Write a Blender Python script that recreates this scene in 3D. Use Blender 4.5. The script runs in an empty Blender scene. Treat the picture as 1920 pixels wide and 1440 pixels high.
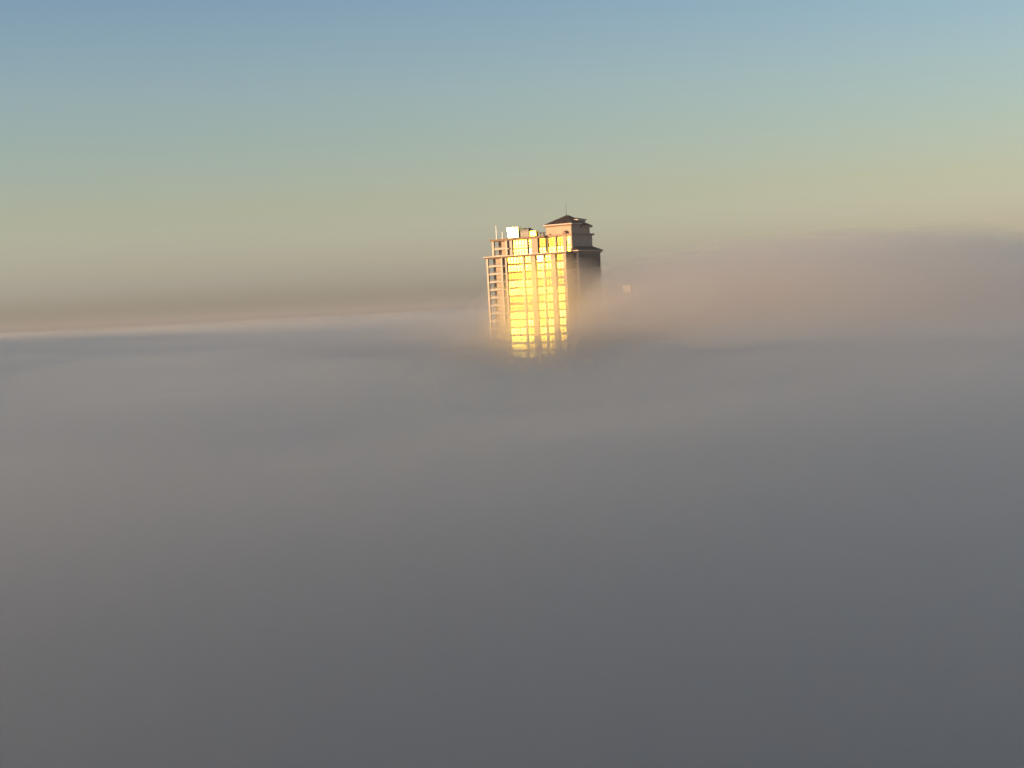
import bpy, bmesh, math, random
from mathutils import Vector, Matrix, noise

random.seed(7)
R = math.radians
EYE = 100.0                       # height of the camera above the ground
scene = bpy.context.scene
col = scene.collection

# ---------------------------------------------------------------- camera
F_PX = 3000.0
ROLL = R(3.0)
PITCH = math.atan(148 * math.cos(ROLL) / F_PX)
fw = Vector((0, math.cos(PITCH), -math.sin(PITCH)))
r0 = Vector((1, 0, 0)); u0 = r0.cross(fw)
rt = r0 * math.cos(ROLL) - u0 * math.sin(ROLL)
up = u0 * math.cos(ROLL) + r0 * math.sin(ROLL)
cam_d = bpy.data.cameras.new('camera')
cam = bpy.data.objects.new('camera', cam_d); col.objects.link(cam)
cam.matrix_world = Matrix(((rt.x, up.x, -fw.x, 0), (rt.y, up.y, -fw.y, 0), (rt.z, up.z, -fw.z, EYE), (0, 0, 0, 1)))
cam_d.sensor_width = 36; cam_d.lens = F_PX / 1920 * 36
cam_d.clip_start = 0.5; cam_d.clip_end = 80000
scene.camera = cam

# ---------------------------------------------------------------- daylight
SUN_EL, SUN_AZ = R(2.3), R(-110)
w = bpy.data.worlds.new('World'); scene.world = w; w.use_nodes = True
nt = w.node_tree; nt.nodes.clear()
sky = nt.nodes.new('ShaderNodeTexSky'); sky.sky_type = 'NISHITA'; sky.sun_disc = False
sky.sun_elevation = SUN_EL; sky.sun_rotation = SUN_AZ
sky.altitude = 60; sky.air_density = 1.0; sky.dust_density = 0.2; sky.ozone_density = 1.5
bg = nt.nodes.new('ShaderNodeBackground'); bg.inputs[1].default_value = 0.07
wo = nt.nodes.new('ShaderNodeOutputWorld')
tint = nt.nodes.new('ShaderNodeMix'); tint.data_type = 'RGBA'; tint.blend_type = 'MULTIPLY'; tint.inputs[0].default_value = 1
ramp = nt.nodes.new('ShaderNodeValToRGB'); ge = nt.nodes.new('ShaderNodeTexCoord'); sx = nt.nodes.new('ShaderNodeSeparateXYZ')
nt.links.new(ge.outputs['Generated'], sx.inputs[0]); nt.links.new(sx.outputs['Z'], ramp.inputs[0]); nt.links.new(ramp.outputs[0], tint.inputs[7])
for i, (p, c) in enumerate(((0.005, (0.46, 0.96, 7.6)), (0.020, (0.72, 1.16, 5.9)), (0.034, (0.87, 1.19, 3.8)), (0.051, (0.99, 1.22, 2.65)), (0.067, (1.04, 1.19, 1.98)),
        (0.100, (1.08, 1.22, 1.70)), (0.134, (1.12, 1.26, 1.68)), (0.167, (1.08, 1.25, 1.69)), (0.193, (1.03, 1.20, 1.66)), (0.6, (0.9, 1.1, 1.5)))):
    e = ramp.color_ramp.elements[i] if i < 2 else ramp.color_ramp.elements.new(p)
    e.position = p; e.color = (*c, 1)
nt.links.new(sky.outputs[0], tint.inputs[6]); nt.links.new(tint.outputs[2], bg.inputs[0]); nt.links.new(bg.outputs[0], wo.inputs[0])
sd = bpy.data.lights.new('sun', 'SUN'); sd.energy = 4.9; sd.angle = R(0.5); sd.color = (1.0, 0.63, 0.33)
so = bpy.data.objects.new('sun', sd); col.objects.link(so)
sdir = Vector((math.cos(SUN_EL) * math.sin(SUN_AZ), math.cos(SUN_EL) * math.cos(SUN_AZ), math.sin(SUN_EL)))
so.rotation_euler = sdir.to_track_quat('Z', 'Y').to_euler(); so.location = (0, 0, 300)
scene.view_settings.view_transform = 'Standard'; scene.view_settings.look = 'None'
scene.view_settings.gamma = 1; scene.view_settings.exposure = 1.78
scene.cycles.use_adaptive_sampling = True; scene.cycles.adaptive_threshold = 0.03; scene.cycles.adaptive_min_samples = 48
scene.cycles.sample_clamp_indirect = 24.0
scene.cycles.volume_bounces = 4
scene.cycles.max_bounces = 8
scene.cycles.use_denoising = True
scene.cycles.use_guiding = True; scene.cycles.use_volume_guiding = True; scene.cycles.use_surface_guiding = True; scene.cycles.guiding_training_samples = 64

# ---------------------------------------------------------------- helpers
def link(name, me, mat=None, parent=None):
    o = bpy.data.objects.new(name, me); col.objects.link(o)
    if mat: me.materials.append(mat)
    if parent: o.parent = parent
    return o

def vol_mat(name, dens, color, aniso=0.0):
    m = bpy.data.materials.new(name); m.use_nodes = True; n = m.node_tree; n.nodes.clear()
    v = n.nodes.new('ShaderNodeVolumePrincipled'); v.inputs['Density'].default_value = dens
    v.inputs['Color'].default_value = (*color, 1); v.inputs['Anisotropy'].default_value = aniso
    o = n.nodes.new('ShaderNodeOutputMaterial'); n.links.new(v.outputs[0], o.inputs['Volume'])
    return m

# ---------------------------------------------------------------- ground
def spaced(lo, hi, n, s):
    a, b = math.asinh(lo / s), math.asinh(hi / s)
    return [s * math.sinh(a + (b - a) * i / (n - 1)) for i in range(n)]

bm = bmesh.new()
q = [bm.verts.new(c) for c in ((-24000, -6000, 0), (24000, -6000, 0), (24000, 24000, 0), (-24000, 24000, 0))]
bm.faces.new(q); me = bpy.data.meshes.new('ground'); bm.to_mesh(me); bm.free()
gm = bpy.data.materials.new('ground'); gm.use_nodes = True
gm.node_tree.nodes['Principled BSDF'].inputs['Base Color'].default_value = (0.05, 0.055, 0.045, 1)
g = link('ground', me, gm); g['kind'] = 'structure'

# ---------------------------------------------------------------- fog
def sm(a, b, t):
    t = max(0.0, min(1.0, (t - a) / (b - a))); return t * t * (3 - 2 * t)

def top_height(x, y, seed, drop):
    """height of one fog layer's upper surface relative to the eye"""
    r = math.hypot(x, y)
    fade = 1 - 0.6 * sm(4000, 9000, r)
    far = sm(600, 1400, r)
    h = -3.5 - drop - 3.5 * sm(700, 3000, r)
    near = sm(20, 130, r)
    h += (4.0 + (5.0 if seed in (1, 2) else 0)) * fade * near * noise.noise(Vector((x / 230 + seed * 3.1, y / 330, seed)))
    h += (4.5 if seed > 0 else 1.0) * fade * near * noise.noise(Vector((x / 110 + seed * 4.7, y / 90, seed + 40)))
    h += 2.2 * fade * noise.noise(Vector((x / 80 + seed * 1.7, y / 130, seed + 5)))
    h += 0.5 * (1 - sm(600, 1500, r)) * noise.noise(Vector((x / 26 + seed * 1.7, y / 60, seed + 15)))
    h += 2.4 * (1 - sm(500, 1200, r)) * near * noise.noise(Vector((x / 48 + seed * 5.7, y / 62, seed + 25)))
    h += 4.5 * far * fade * noise.noise(Vector((x / 190, y / 420, 51)))
    h += 7.0 * sm(500, 1600, r) * noise.noise(Vector((x / 700, y / 900, 31)))
    # unseen fog bank added on the left, sunward, to shade the visible fog
    q = y - 0.36 * x
    h += (10.0 + 6.0 * sm(300, 700, y)) * sm(30, 200, -x - 0.36 * y) * sm(40, 220, y) * (1 - sm(1000, 1500, y)) * (1 - sm(600, 1200, -x)) * (1 - sm(500, 560, q) * (1 - sm(650, 720, q)))
    # trough added sunward of the tower so sun reaches the lower windows
    h -= 7.0 * sm(555, 590, q) * (1 - sm(630, 665, q)) * sm(15, 50, -x) * (1 - sm(500, 900, -x))
    # a shallow valley added between eye and tower to let the glow through
    h -= 5.5 * math.exp(-((x - 4 - 0.02 * y) / 27) ** 2) * sm(120, 300, y) * (1 - sm(530, 580, y))
    # a tongue of the bank lying close against the lower right of the lit facade
    lx = (x - 22) * 0.819 - (y - 600) * 0.574; ly = (x - 22) * 0.574 + (y - 600) * 0.819
    t = sm(-27, 0, lx) * (1 - sm(14, 44, lx)) * sm(-60, -26, ly) * (1 - sm(-4, 16, ly))
    if t > 0: h += t * (15.5 + 1.0 * drop + 2.5 * noise.noise(Vector((lx / 14, ly / 18, seed))))
    # the bank in front of and to the right of the tower
    e = x - 12 - 0.03 * (y - 450) + 7 * noise.noise(Vector((y / 60, seed * 2.2, 3)))
    k = sm(-6, 20, e) * sm(425 - 230 * sm(24, 90, x), 515 - 60 * sm(24, 90, x), y) * (1 - sm(1000, 1700, y)) * (1 - 0.7 * sm(80, 330, x))
    if k > 0:
        crest = 15 + 4.5 * sm(25, 100, x) + 0.55 * drop
        for s_, a_ in ((70, 3.4), (30, 2.2), (16, 1.2)):
            crest += a_ * noise.noise(Vector((x / s_, y / (2.2 * s_), 9 + seed + s_)))
        crest *= 0.15 + 0.85 * min(1.0, y / 540)
        h = max(h, h * (1 - k) + k * (crest - 3.5 - drop)) if t > 0 else h + k * crest
    return h

def fog_mesh(name, drop, seed):
    xs = spaced(-20000, 20000, 340, 90.0); ys = [v + 500 for v in spaced(-3500, 19500, 300, 160.0)]
    bm = bmesh.new(); nx, ny = len(xs), len(ys)
    topv = [[bm.verts.new((x, y, EYE + top_height(x, y, seed, drop))) for x in xs] for y in ys]
    for j in range(ny - 1):
        for i in range(nx - 1):
            bm.faces.new((topv[j][i], topv[j][i + 1], topv[j + 1][i + 1], topv[j + 1][i]))
    zb = 0.5 + 0.3 * seed
    rim = [topv[0][i] for i in range(nx)] + [topv[j][-1] for j in range(1, ny)] + [topv[-1][i] for i in range(nx - 2, -1, -1)] + [topv[j][0] for j in range(ny - 2, 0, -1)]
    low = [bm.verts.new((v.co.x, v.co.y, zb)) for v in rim]
    n = len(rim)
    for i in range(n):
        bm.faces.new((rim[i], low[i], low[(i + 1) % n], rim[(i + 1) % n]))
    bm.faces.new(low[::-1])
    bmesh.ops.recalc_face_normals(bm, faces=bm.faces)
    me = bpy.data.meshes.new(name); bm.to_mesh(me); bm.free()
    for p in me.polygons: p.use_smooth = True
    return me

FOGC = (0.955, 0.935, 0.885)
for k, (drop, dens) in enumerate(((0.0, 0.0013), (4.0, 0.004), (8.0, 0.008), (13.0, 0.015))):
    o = link('fog', fog_mesh('fog', drop, k), vol_mat('fog_air', dens, FOGC, 0.72))
    o['kind'] = 'stuff'
bm = bmesh.new(); bmesh.ops.create_cube(bm, size=1)
bmesh.ops.scale(bm, vec=(60000, 36000, EYE + 42), verts=bm.verts); bmesh.ops.translate(bm, vec=(0, 10000, (EYE + 42) / 2 - 1), verts=bm.verts)
me = bpy.data.meshes.new('haze'); bm.to_mesh(me); bm.free()
o = link('haze', me, vol_mat('haze_air', 0.0002, (0.28, 0.32, 0.38), 0.0)); o['kind'] = 'stuff'

# ---------------------------------------------------------------- materials of the buildings
def mat(name, base, rough=0.7, metal=0.0, var=0.12, scale=0.6, bump=0.0, bscale=8.0, streak=False):
    m = bpy.data.materials.new(name); m.use_nodes = True; n = m.node_tree
    b = n.nodes['Principled BSDF']; b.inputs['Roughness'].default_value = rough; b.inputs['Metallic'].default_value = metal
    tc = n.nodes.new('ShaderNodeTexCoord'); mp = n.nodes.new('ShaderNodeMapping'); n.links.new(tc.outputs['Object'], mp.inputs[0])
    mp.inputs['Scale'].default_value = (1, 1, 0.18) if streak else (1, 1, 1)
    ns = n.nodes.new('ShaderNodeTexNoise'); ns.inputs['Scale'].default_value = scale; ns.inputs['Detail'].default_value = 6
    n.links.new(mp.outputs[0], ns.inputs['Vector'])
    rp = n.nodes.new('ShaderNodeValToRGB'); n.links.new(ns.outputs['Fac'], rp.inputs[0])
    lo = [c * (1 - var) for c in base]; hi = [min(1, c * (1 + var)) for c in base]
    rp.color_ramp.elements[0].position = 0.3; rp.color_ramp.elements[0].color = (*lo, 1)
    rp.color_ramp.elements[1].position = 0.7; rp.color_ramp.elements[1].color = (*hi, 1)
    n.links.new(rp.outputs[0], b.inputs['Base Color'])
    if bump:
        n2 = n.nodes.new('ShaderNodeTexNoise'); n2.inputs['Scale'].default_value = bscale; n.links.new(tc.outputs['Object'], n2.inputs['Vector'])
        bp = n.nodes.new('ShaderNodeBump'); bp.inputs['Strength'].default_value = bump; bp.inputs['Distance'].default_value = 0.1
        n.links.new(n2.outputs['Fac'], bp.inputs['Height']); n.links.new(bp.outputs[0], b.inputs['Normal'])
    return m

M = {
    'stucco': mat('peach_stucco', (0.235, 0.18, 0.13), 0.8, var=0.1, scale=0.25, streak=True),
    'trim': mat('pale_trim', (0.29, 0.25, 0.21), 0.75, var=0.08),
    'cornice': mat('brown_cornice', (0.15, 0.09, 0.055), 0.7, var=0.2, scale=0.5),
    'tile': mat('dark_roof_tile', (0.018, 0.009, 0.008), 0.6, var=0.3, scale=1.2, bump=0.4),
    'dark': mat('dark_bronze', (0.03, 0.02, 0.014), 0.5, var=0.2),
    'darkglass': mat('dark_glass', (0.03, 0.03, 0.028), 0.12, var=0.2),
    'frame': mat('bronze_frame', (0.12, 0.065, 0.022), 0.9, var=0.1),
    'gold': mat('gold_coated_glass', (0.95, 0.82, 0.055), 0.41, 1.0, var=0.12, scale=0.9, bump=0.35, bscale=0.7),
    'gold2': mat('gold_coated_glass_dim', (0.26, 0.185, 0.025), 0.5, 1.0, var=0.3, scale=1.4, bump=0.5, bscale=1.1),
    'gold3': mat('gold_coated_glass_bright', (0.98, 0.92, 0.14), 0.37, 1.0, var=0.15, scale=0.6, bump=0.3, bscale=0.5),
    'steel': mat('bright_steel', (0.85, 0.75, 0.3), 0.35, 1.0, var=0.08),
    'paint': mat('white_paint', (0.75, 0.74, 0.7), 0.5, var=0.05),
    'shaded_wall': mat('dark_grey_shaded_wall', (0.09, 0.088, 0.085), 0.8, var=0.15),  # shade of the wing side put into its colour, darker than the stucco
    'grey': mat('grey_louvres', (0.02, 0.015, 0.013), 0.6, var=0.3, scale=1.5),
}

M['tile'].node_tree.nodes['Principled BSDF'].inputs['Specular IOR Level'].default_value = 0.15; M['frame'].node_tree.nodes['Principled BSDF'].inputs['Specular IOR Level'].default_value = 0.1; M['tile'].node_tree.nodes['Principled BSDF'].inputs['Roughness'].default_value = 0.9

class MB:
    """collects shapes; build() links them as one mesh object"""
    def __init__(s): s.bm = bmesh.new()
    def box(s, x0, x1, y0, y1, z0, z1, bevel=0.0):
        vs = [s.bm.verts.new(c) for c in ((x0, y0, z0), (x1, y0, z0), (x1, y1, z0), (x0, y1, z0), (x0, y0, z1), (x1, y0, z1), (x1, y1, z1), (x0, y1, z1))]
        fs = [s.bm.faces.new([vs[i] for i in f]) for f in ((3, 2, 1, 0), (4, 5, 6, 7), (0, 1, 5, 4), (1, 2, 6, 5), (2, 3, 7, 6), (3, 0, 4, 7))]
        if bevel:
            es = {e for f in fs for e in f.edges}
            bmesh.ops.bevel(s.bm, geom=list(es), offset=bevel, segments=1, affect='EDGES')
        return s
    def prism(s, lo, hi):
        """a closed solid between two rings of the same number of corners"""
        a = [s.bm.verts.new(c) for c in lo]; b = [s.bm.verts.new(c) for c in hi]; n = len(a)
        s.bm.faces.new(a[::-1]); s.bm.faces.new(b)
        for i in range(n): s.bm.faces.new((a[i], a[(i + 1) % n], b[(i + 1) % n], b[i]))
        return s
    def cyl(s, x, y, z0, z1, r0, r1=None, n=14):
        r1 = r0 if r1 is None else r1
        ring = lambda r, z: [(x + r * math.cos(2 * math.pi * i / n), y + r * math.sin(2 * math.pi * i / n), z) for i in range(n)]
        return s.prism(ring(r0, z0), ring(r1, z1))
    def bar(s, p, q, r, n=6):
        p, q = Vector(p), Vector(q); d = (q - p).normalized(); a = d.orthogonal().normalized(); b = d.cross(a)
        ring = lambda c: [c + r * (a * math.cos(2 * math.pi * i / n) + b * math.sin(2 * math.pi * i / n)) for i in range(n)]
        return s.prism(ring(p), ring(q))
    def build(s, name, m, parent=None, label=None):
        bmesh.ops.recalc_face_normals(s.bm, faces=s.bm.faces)
        me = bpy.data.meshes.new(name); s.bm.to_mesh(me); s.bm.free()
        o = link(name, me, M[m] if isinstance(m, str) else m, parent)
        if label: o['label'] = label
        return o

def thing(name, label, cat, loc, rotz=0.0, group=None):
    o = bpy.data.objects.new(name, None); col.objects.link(o); o.location = loc; o.rotation_euler = (0, 0, rotz)
    o.empty_display_size = 1; o['label'] = label; o['category'] = cat
    if group: o['group'] = group
    return o

# ---------------------------------------------------------------- the tower
TH = R(35)
d = fw * F_PX + (1063 - 960) * rt - (520 - 720) * up
CORNER = Vector((d.x / d.y * 600, 600, 0))          # near corner of the main block on the ground
EX = Vector((math.cos(TH), -math.sin(TH), 0)); EY = Vector((math.sin(TH), math.cos(TH), 0))
def world(x, y, z): return CORNER + EX * x + EY * y + Vector((0, 0, z))

tower = thing('apartment_tower', 'tall peach apartment tower with glowing gold windows rising out of the fog', 'building', CORNER, -TH)
Z = lambda z: EYE + z
FL = 3.02                                            # storey
# main body: glass plane at y=0.75, piers proud of it, a deep recess for the corner balconies
MB().box(-29.6, -0.6, 1.0, 24, 0, Z(18.25)).build('wall', 'stucco', tower)
MB().box(-35.3, -29.61, 2.6, 24, 0, Z(18.25)).build('balcony_wall', 'stucco', tower)
# piers of the front
for x0, x1 in ((-27.75, -27.3), (-20.1, -19.25), (-16.2, -13.95), (-10.65, -9.95), (-6.95, -4.9), (-1.45, 0)):
    wide = x1 - x0 > 1.2
    MB().box(x0, x1, 0 if wide else 0.25, 1.0 if x1 < 0 else 4.1, 0, Z(18.25)).build('pier', 'stucco' if wide else 'trim', tower)
MB().box(-0.6, 0, 4.1, 24, 0, Z(18.25)).build('side_wall', 'stucco', tower)
# windows of the main block
BAYS = ((-27.3, -20.1, 5), (-19.25, -16.2, 2), (-13.95, -10.65, 2), (-9.95, -6.95, 2), (-4.9, -1.45, 2))
def window(x0, x1, z0, z1, y, n, kinds=(6, 3, 2)):
    """frame as the part, the panes as its sub-part"""
    f = MB()
    f.box(x0, x1, y - 0.08, y + 0.12, z0, z0 + 0.1); f.box(x0, x1, y - 0.08, y + 0.12, z1 - 0.1, z1)
    pw = (x1 - x0) / n
    for i in range(n + 1):
        c = x0 + i * pw; f.box(max(x0, c - 0.08), min(x1, c + 0.08), y - 0.075, y + 0.11, z0 + 0.1, z1 - 0.1)
    zt = z0 + 0.95
    f.box(x0 + 0.05, x1 - 0.05, y - 0.11, y - 0.081, zt - 0.1, zt + 0.08)
    fo = f.build('window', 'frame', tower)
    p = MB()
    for i in range(n):
        a, b = x0 + i * pw + 0.05, x0 + (i + 1) * pw - 0.05
        t = random.uniform(-0.035, 0.035); s_ = random.uniform(-0.03, 0.03)
        lo = [(a, y + t + 0.03, z0 + 0.1), (b, y - t + 0.03, z0 + 0.1), (b, y - t + 0.06, z0 + 0.1), (a, y + t + 0.06, z0 + 0.1)]
        hi = [(v[0], v[1] + s_, z1 - 0.1) for v in lo]
        p.prism(lo, hi)
    p.build('pane', random.choices(('gold', 'gold2', 'gold3'), kinds)[0], fo)
    return fo
for k in range(13):
    zt = Z(18.15 - FL * k)
    for x0, x1, n in BAYS:
        window(x0, x1, zt - FL + 0.75, zt, 0.78, n, (6, 3, 1) if k < 7 else (5, 0, 5))
        # spandrel at each slab
        if k < 12: MB().box(x0, x1, 0.5, 0.99, zt - FL + 0.02, zt - FL + 0.73).build('spandrel', 'frame', tower)
# corner balconies
MB().box(-36.75, -35.95, 0, 0.8, 0, Z(18.25)).build('post', 'trim', tower)
MB().box(-29.9, -29.2, 0, 0.7, 0, Z(18.25)).build('post', 'trim', tower)
for k in range(1, 14):
    zt = Z(18.3 - FL * k)
    MB().box(-36.7, -27.76, 0.05, 2.59 if k else 2.6, zt - 0.3, zt).build('balcony_slab', 'trim', tower)
    b = MB(); b.box(-35.9, -29.95, 0.35, 0.42, zt + 0.0, zt + 0.5)
    b.box(-35.9, -29.95, 0.32, 0.45, zt + 0.95, zt + 1.0)
    for i in range(13): b.box(-35.9 + i * 0.49, -35.86 + i * 0.49, 0.36, 0.41, zt + 0.5, zt + 0.95)
    b.build('railing', 'dark', tower)
    MB().box(-30.2, -28.6, 2.35, 2.58, zt - FL + 0.31 if k > 13 else zt + 0.02, zt + FL - 0.35).build('balcony_door', 'darkglass', tower)
for k in range(0, 13):
    zt = Z(18.2 - FL * k)
MB().box(-29.6, -27.76, 0.9, 0.995, 0, Z(18.25)).build('recess_panel', 'dark', tower)
# cornice of the main block
MB().prism([world_ for world_ in ((-37.0, -0.2, Z(18.25)), (0.3, -0.2, Z(18.25)), (0.3, 24, Z(18.25)), (-37.0, 24, Z(18.25)))],
           [(-37.4, -0.75, Z(18.75)), (0.75, -0.75, Z(18.75)), (0.75, 24.3, Z(18.75)), (-37.4, 24.3, Z(18.75))]).build('cornice', 'cornice', tower)
MB().box(-37.5, 0.85, -0.85, 24.4, Z(18.75), Z(19.1)).build('cornice', 'trim', tower)
# two set-back storeys
MB().box(-30.6, -11.7, 4.7, 20, Z(19.1), Z(24.9)).build('upper_wall', 'stucco', tower)
MB().box(-35.2, -30.61, 6.3, 20, Z(19.1), Z(24.9)).build('upper_wall', 'stucco', tower)
MB().box(-11.69, -0.5, 5.4, 20, Z(19.1), Z(25.1)).build('upper_wall', 'stucco', tower)
MB().box(-36.3, -35.4, 3.7, 4.5, Z(19.1), Z(24.9)).build('post', 'trim', tower)
MB().box(-29.9, -29.1, 3.7, 4.5, Z(19.1), Z(24.9)).build('post', 'trim', tower)
MB().box(-36.2, -28.4, 3.75, 6.29, Z(21.6), Z(21.95)).build('balcony_slab', 'trim', tower)
for zt in (19.12, 21.96):
    b = MB(); b.box(-35.35, -29.95, 3.95, 4.02, Z(zt), Z(zt + 0.5)); b.box(-35.35, -29.95, 3.93, 4.05, Z(zt + 0.95), Z(zt + 1.0)); b.build('railing', 'dark', tower)
MB().box(-29.05, -27.2, 4.5, 4.69, Z(19.1), Z(24.9)).build('recess_panel', 'dark', tower)
MB().box(-27.2, -26.9, 3.9, 4.69, Z(19.1), Z(24.9)).build('pier', 'trim', tower)
MB().box(-20.2, -19.7, 3.9, 4.69, Z(19.1), Z(24.9)).build('pier', 'trim', tower)
MB().box(-18.0, -14.9, 3.7, 4.69, Z(19.1), Z(24.9)).build('pier', 'stucco', tower)
for x0, x1 in ((-11.3, -11.05), (-7.75, -7.05), (-4.1, -2.6), (-0.8, 0)):
    MB().box(x0 - 3.1 + 3.1, x1, 4.75, 5.39 if x1 < 0 else 10.9, Z(19.1), Z(25.1)).build('pier', 'stucco', tower)
for z0, z1 in ((19.15, 21.3), (21.7, 24.8)):
    window(-26.9, -20.2, Z(z0), Z(z1), 4.5, 5)
    window(-19.7, -18.0, Z(z0), Z(z1), 4.5, 1)
    window(-14.9, -11.75, Z(z0), Z(z1), 4.45, 2)
    window(-11.05, -7.75, Z(z0), Z(z1), 5.2, 2)
    window(-7.05, -4.1, Z(z0), Z(z1), 5.2, 2)
    window(-2.6, -0.8, Z(z0), Z(z1), 5.2, 1)
MB().prism([(-36.6, 3.4, Z(24.9)), (-11.5, 3.4, Z(24.9)), (-11.5, 20, Z(24.9)), (-36.6, 20, Z(24.9))],
           [(-37.0, 2.9, Z(25.7)), (-11.2, 2.9, Z(25.7)), (-11.2, 20.4, Z(25.7)), (-37.0, 20.4, Z(25.7))]).build('cornice', 'cornice', tower)
MB().box(-11.19, 0.35, 4.3, 20.4, Z(25.1), Z(25.8)).build('cornice', 'cornice', tower)
# stair and lift head under the hipped roof
MB().box(-11.4, -0.02, 4.75, 10.9, Z(25.8), Z(29.0)).build('penthouse_wall', 'stucco', tower)
MB().box(-11.4, -0.3, 10.91, 18.2, Z(19.1), Z(28.2)).build('penthouse_wall', 'stucco', tower)
MB().prism([(-11.7, 4.4, Z(28.75)), (0.3, 4.4, Z(28.75)), (0.3, 10.9, Z(28.75)), (-11.7, 10.9, Z(28.75))],
           [(-12.1, 4.0, Z(29.25)), (0.7, 4.0, Z(29.25)), (0.7, 11.3, Z(29.25)), (-12.1, 11.3, Z(29.25))]).build('cornice', 'cornice', tower)
MB().box(-12.15, 0.75, 3.95, 11.35, Z(29.25), Z(29.65)).build('cornice', 'trim', tower)
MB().box(-12.0, 0.6, 11.36, 18.9, Z(28.1), Z(28.75)).build('cornice', 'cornice', tower)
MB().prism([(-12.1, 4.0, Z(29.65)), (0.7, 4.0, Z(29.65)), (0.7, 19.0, Z(28.76)), (-12.1, 19.0, Z(28.76))],
           [(-6.2, 10.8, Z(33.0)), (-5.2, 10.8, Z(33.0)), (-5.2, 11.8, Z(33.0)), (-6.2, 11.8, Z(33.0))]).build('roof', 'tile', tower)
MB().box(-4.3, 0.4, 8.8, 14.2, Z(29.66), Z(30.75)).build('roof_lantern', 'dark', tower)
MB().box(-4.7, 0.8, 8.4, 14.7, Z(30.76), Z(31.15)).build('roof_lantern_cornice', 'trim', tower)
MB().prism([(-4.7, 8.5, Z(31.16)), (0.8, 8.5, Z(31.16)), (0.8, 14.7, Z(31.16)), (-4.7, 14.7, Z(31.16))],
           [(-3.5, 10.5, Z(31.9)), (-2.5, 10.5, Z(31.9)), (-2.5, 12.5, Z(31.9)), (-3.5, 12.5, Z(31.9))]).build('roof', 'tile', tower)
# side wing with its own hipped roof
MB().box(0.01, 2.4, 4.9, 20.2, 0, Z(18.25)).build('wing_wall', 'shaded_wall', tower)
MB().box(2.15, 2.75, 4.1, 4.7, 0, Z(18.25)).build('post', 'trim', tower)
for k in range(0, 14):
    zt = Z(18.25 - FL * k)
    if k: MB().box(0.01, 2.14, 4.2, 4.89, zt - 0.3, zt).build('balcony_slab', 'trim', tower)
    MB().box(0.3, 2.0, 4.82, 4.895, zt - 2.6, zt - 0.1).build('side_window', 'darkglass', tower)
for i in range(14):
    y0 = 5.2 + i * 1.12
    MB().box(2.4, 2.8, y0 - 0.17, y0 + 0.17, 0, Z(18.25)).build('pilaster', 'shaded_wall', tower)
for k in range(4):
    zt = Z(18.25 - FL * k)
    for i in range(13):
        y0 = 5.2 + i * 1.12
        MB().box(2.36, 2.43, y0 + 0.2, y0 + 0.92, zt - 2.5, zt - 0.35).build('side_window', 'darkglass', tower)
MB().prism([(0.86, 3.9, Z(18.25)), (2.9, 3.9, Z(18.25)), (2.9, 20.4, Z(18.25)), (0.86, 20.4, Z(18.25))],
           [(0.86, 3.4, Z(18.9)), (3.4, 3.4, Z(18.9)), (3.4, 20.9, Z(18.9)), (0.86, 20.9, Z(18.9))]).build('cornice', 'cornice', tower)
MB().box(0.86, 3.6, 3.2, 21.1, Z(18.9), Z(19.3)).build('cornice', 'trim', tower)
MB().prism([(-0.28, 3.2, Z(19.3)), (3.6, 3.2, Z(19.3)), (3.6, 21.1, Z(19.3)), (-0.28, 21.1, Z(19.3))],
           [(-0.28, 6.5, Z(20.9)), (0.2, 6.5, Z(20.9)), (0.2, 19.0, Z(20.9)), (-0.28, 19.0, Z(20.9))]).build('roof', 'tile', tower)

# ---------------------------------------------------------------- rooftop equipment
def roof_thing(name, label, cat, x, y, z, group=None): return thing(name, label, cat, world(x, y, Z(z)), -TH, group)
RZ = 25.7
t = roof_thing('rooftop_mast', 'tall white mast at the far left end of the tower roof', 'mast', -34.8, 5.0, RZ, 'masts on the roof edge')
MB().cyl(0, 0, 0, 0.3, 0.3).build('base', 'paint', t); MB().cyl(0, 0, 0.3, 5.4, 0.16, 0.1, 8).build('pole', 'paint', t)
t = roof_thing('rooftop_mast', 'short white mast between the tall mast and the bright steel cooling unit', 'mast', -32.0, 5.0, RZ, 'masts on the roof edge')
MB().cyl(0, 0, 0, 0.3, 0.28).build('base', 'paint', t); MB().cyl(0, 0, 0.3, 2.9, 0.13, 0.1, 8).build('pole', 'paint', t)
t = roof_thing('cooling_unit', 'large bright steel cooling unit blazing white in the sun on the tower roof', 'cooling unit', -26.4, 4.2, RZ)
MB().prism([(-2.3, 0, 0.3), (2.3, 0, 0.3), (2.3, 3.4, 0.3), (-2.3, 3.4, 0.3)], [(-2.7, -0.05, 4.0), (2.3, -0.05, 4.0), (2.3, 3.4, 4.0), (-2.7, 3.4, 4.0)]).build('casing', 'steel', t)
for sx in (-2.0, 1.8): MB().box(sx, sx + 0.25, 0.1, 3.3, 0, 0.3).build('foot', 'dark', t)
MB().cyl(-0.2, 1.7, 4.0, 4.3, 1.3, 1.35, 18).build('fan_ring', 'steel', t)
t = roof_thing('chiller', 'dark louvred chiller standing right of the bright steel cooling unit', 'chiller', -21.2, 4.6, RZ)
MB().box(-1.9, 1.9, 0, 3.0, 0.25, 3.0).build('casing', 'grey', t)
for i in range(5): MB().box(-1.85 + i * 0.78, -1.3 + i * 0.78, -0.1, -0.01, 0.4, 2.2).build('louvre_panel', 'dark', t)
for sx in (-0.95, 0.95): MB().cyl(sx, 1.5, 3.0, 3.5, 0.85, 0.95, 16).build('fan_ring', 'grey', t)
MB().box(-1.95, 1.95, -0.12, 3.1, 0, 0.25).build('base_frame', 'dark', t)
t = roof_thing('condenser_unit', 'small golden condenser box between the dark chiller and the hipped penthouse', 'condenser', -17.2, 4.2, RZ)
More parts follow.
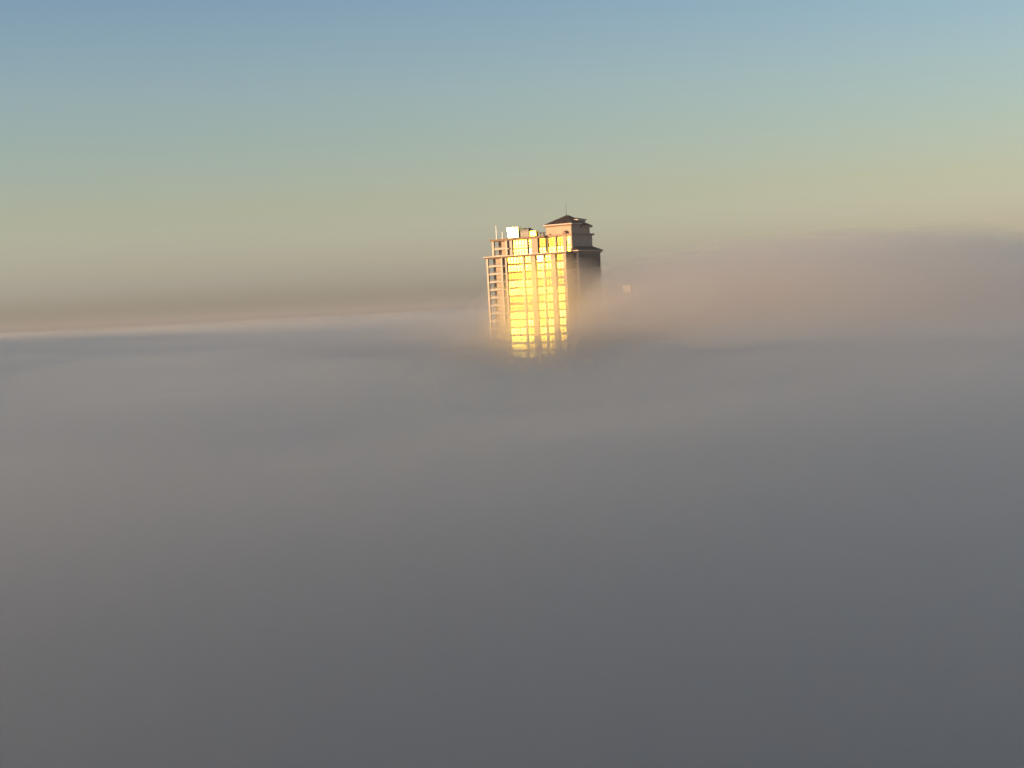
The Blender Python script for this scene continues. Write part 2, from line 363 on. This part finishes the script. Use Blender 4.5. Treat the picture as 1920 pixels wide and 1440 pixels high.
MB().box(-1.3, 1.4, 0, 1.8, 0.2, 2.1, 0.05).build('casing', 'gold', t); MB().box(-1.2, 1.3, 0.1, 1.7, 0, 0.2).build('base_frame', 'dark', t)
MB().cyl(0, 0.9, 2.1, 2.3, 0.6, 0.6, 14).build('fan_ring', 'dark', t)
t = roof_thing('pipe_rack', 'dark pipe rack beside the left wall of the hipped penthouse', 'pipe rack', -13.6, 5.4, RZ)
for sx in (-1.3, 0.2, 1.5): MB().box(sx, sx + 0.15, 0, 1.0, 0, 1.15).build('leg', 'dark', t)
for i in range(3): MB().bar((-1.7, 0.15 + i * 0.35, 1.28), (1.9, 0.15 + i * 0.35, 1.28), 0.13).build('pipe', 'dark', t)
MB().bar((-1.5, 0.1, 1.0), (-0.4, 0.1, 0.1), 0.12).build('brace', 'trim', t)
t = roof_thing('roof_vent', 'rounded brown vent in front of the right end of the penthouse wall', 'roof vent', -2.6, 4.35, 25.8, 'brown vents before the penthouse')
MB().cyl(0, 0.2, 0, 0.7, 1.2, 1.1, 16).cyl(0, 0.2, 0.7, 1.15, 1.1, 0.4, 16).build('hood', 'cornice', t)
t = roof_thing('roof_vent', 'tiny brown vent in front of the left end of the penthouse wall', 'roof vent', -9.7, 4.35, 25.8, 'brown vents before the penthouse')
MB().cyl(0, 0.2, 0, 0.35, 0.35, 0.3, 10).cyl(0, 0.2, 0.35, 0.5, 0.42, 0.1, 10).build('hood', 'cornice', t)
t = roof_thing('antenna', 'thin dark antenna at the peak of the hipped roof', 'antenna', -5.9, 11.0, 32.98)
MB().cyl(0, 0, 0, 0.4, 0.22, 0.15, 8).build('base', 'dark', t); MB().cyl(0, 0, 0.4, 4.8, 0.075, 0.05, 8).build('rod', 'dark', t)
MB().bar((-0.3, 0, 3.2), (0.3, 0, 3.2), 0.04).build('crossbar', 'dark', t)

# ---------------------------------------------------------------- a pale spot in the fog, built as an invented box and mast
d2 = fw * F_PX + (1176 - 960) * rt - (541 - 720) * up
P = Vector((d2.x / d2.y * 572, 572, 0)); hz = EYE + d2.z / d2.y * 572
t = thing('invented_mast', 'pale spot in the fog right of the tower, built as a made-up box on a mast', 'mast', P, -TH)
MB().box(-1.75, 1.75, -0.4, 0.4, hz - 1.3, hz + 1.3, 0.06).build('box', 'trim', t)
MB().cyl(0, 0, 0, hz - 1.3, 0.3, 0.09, 10).build('pole', 'paint', t)
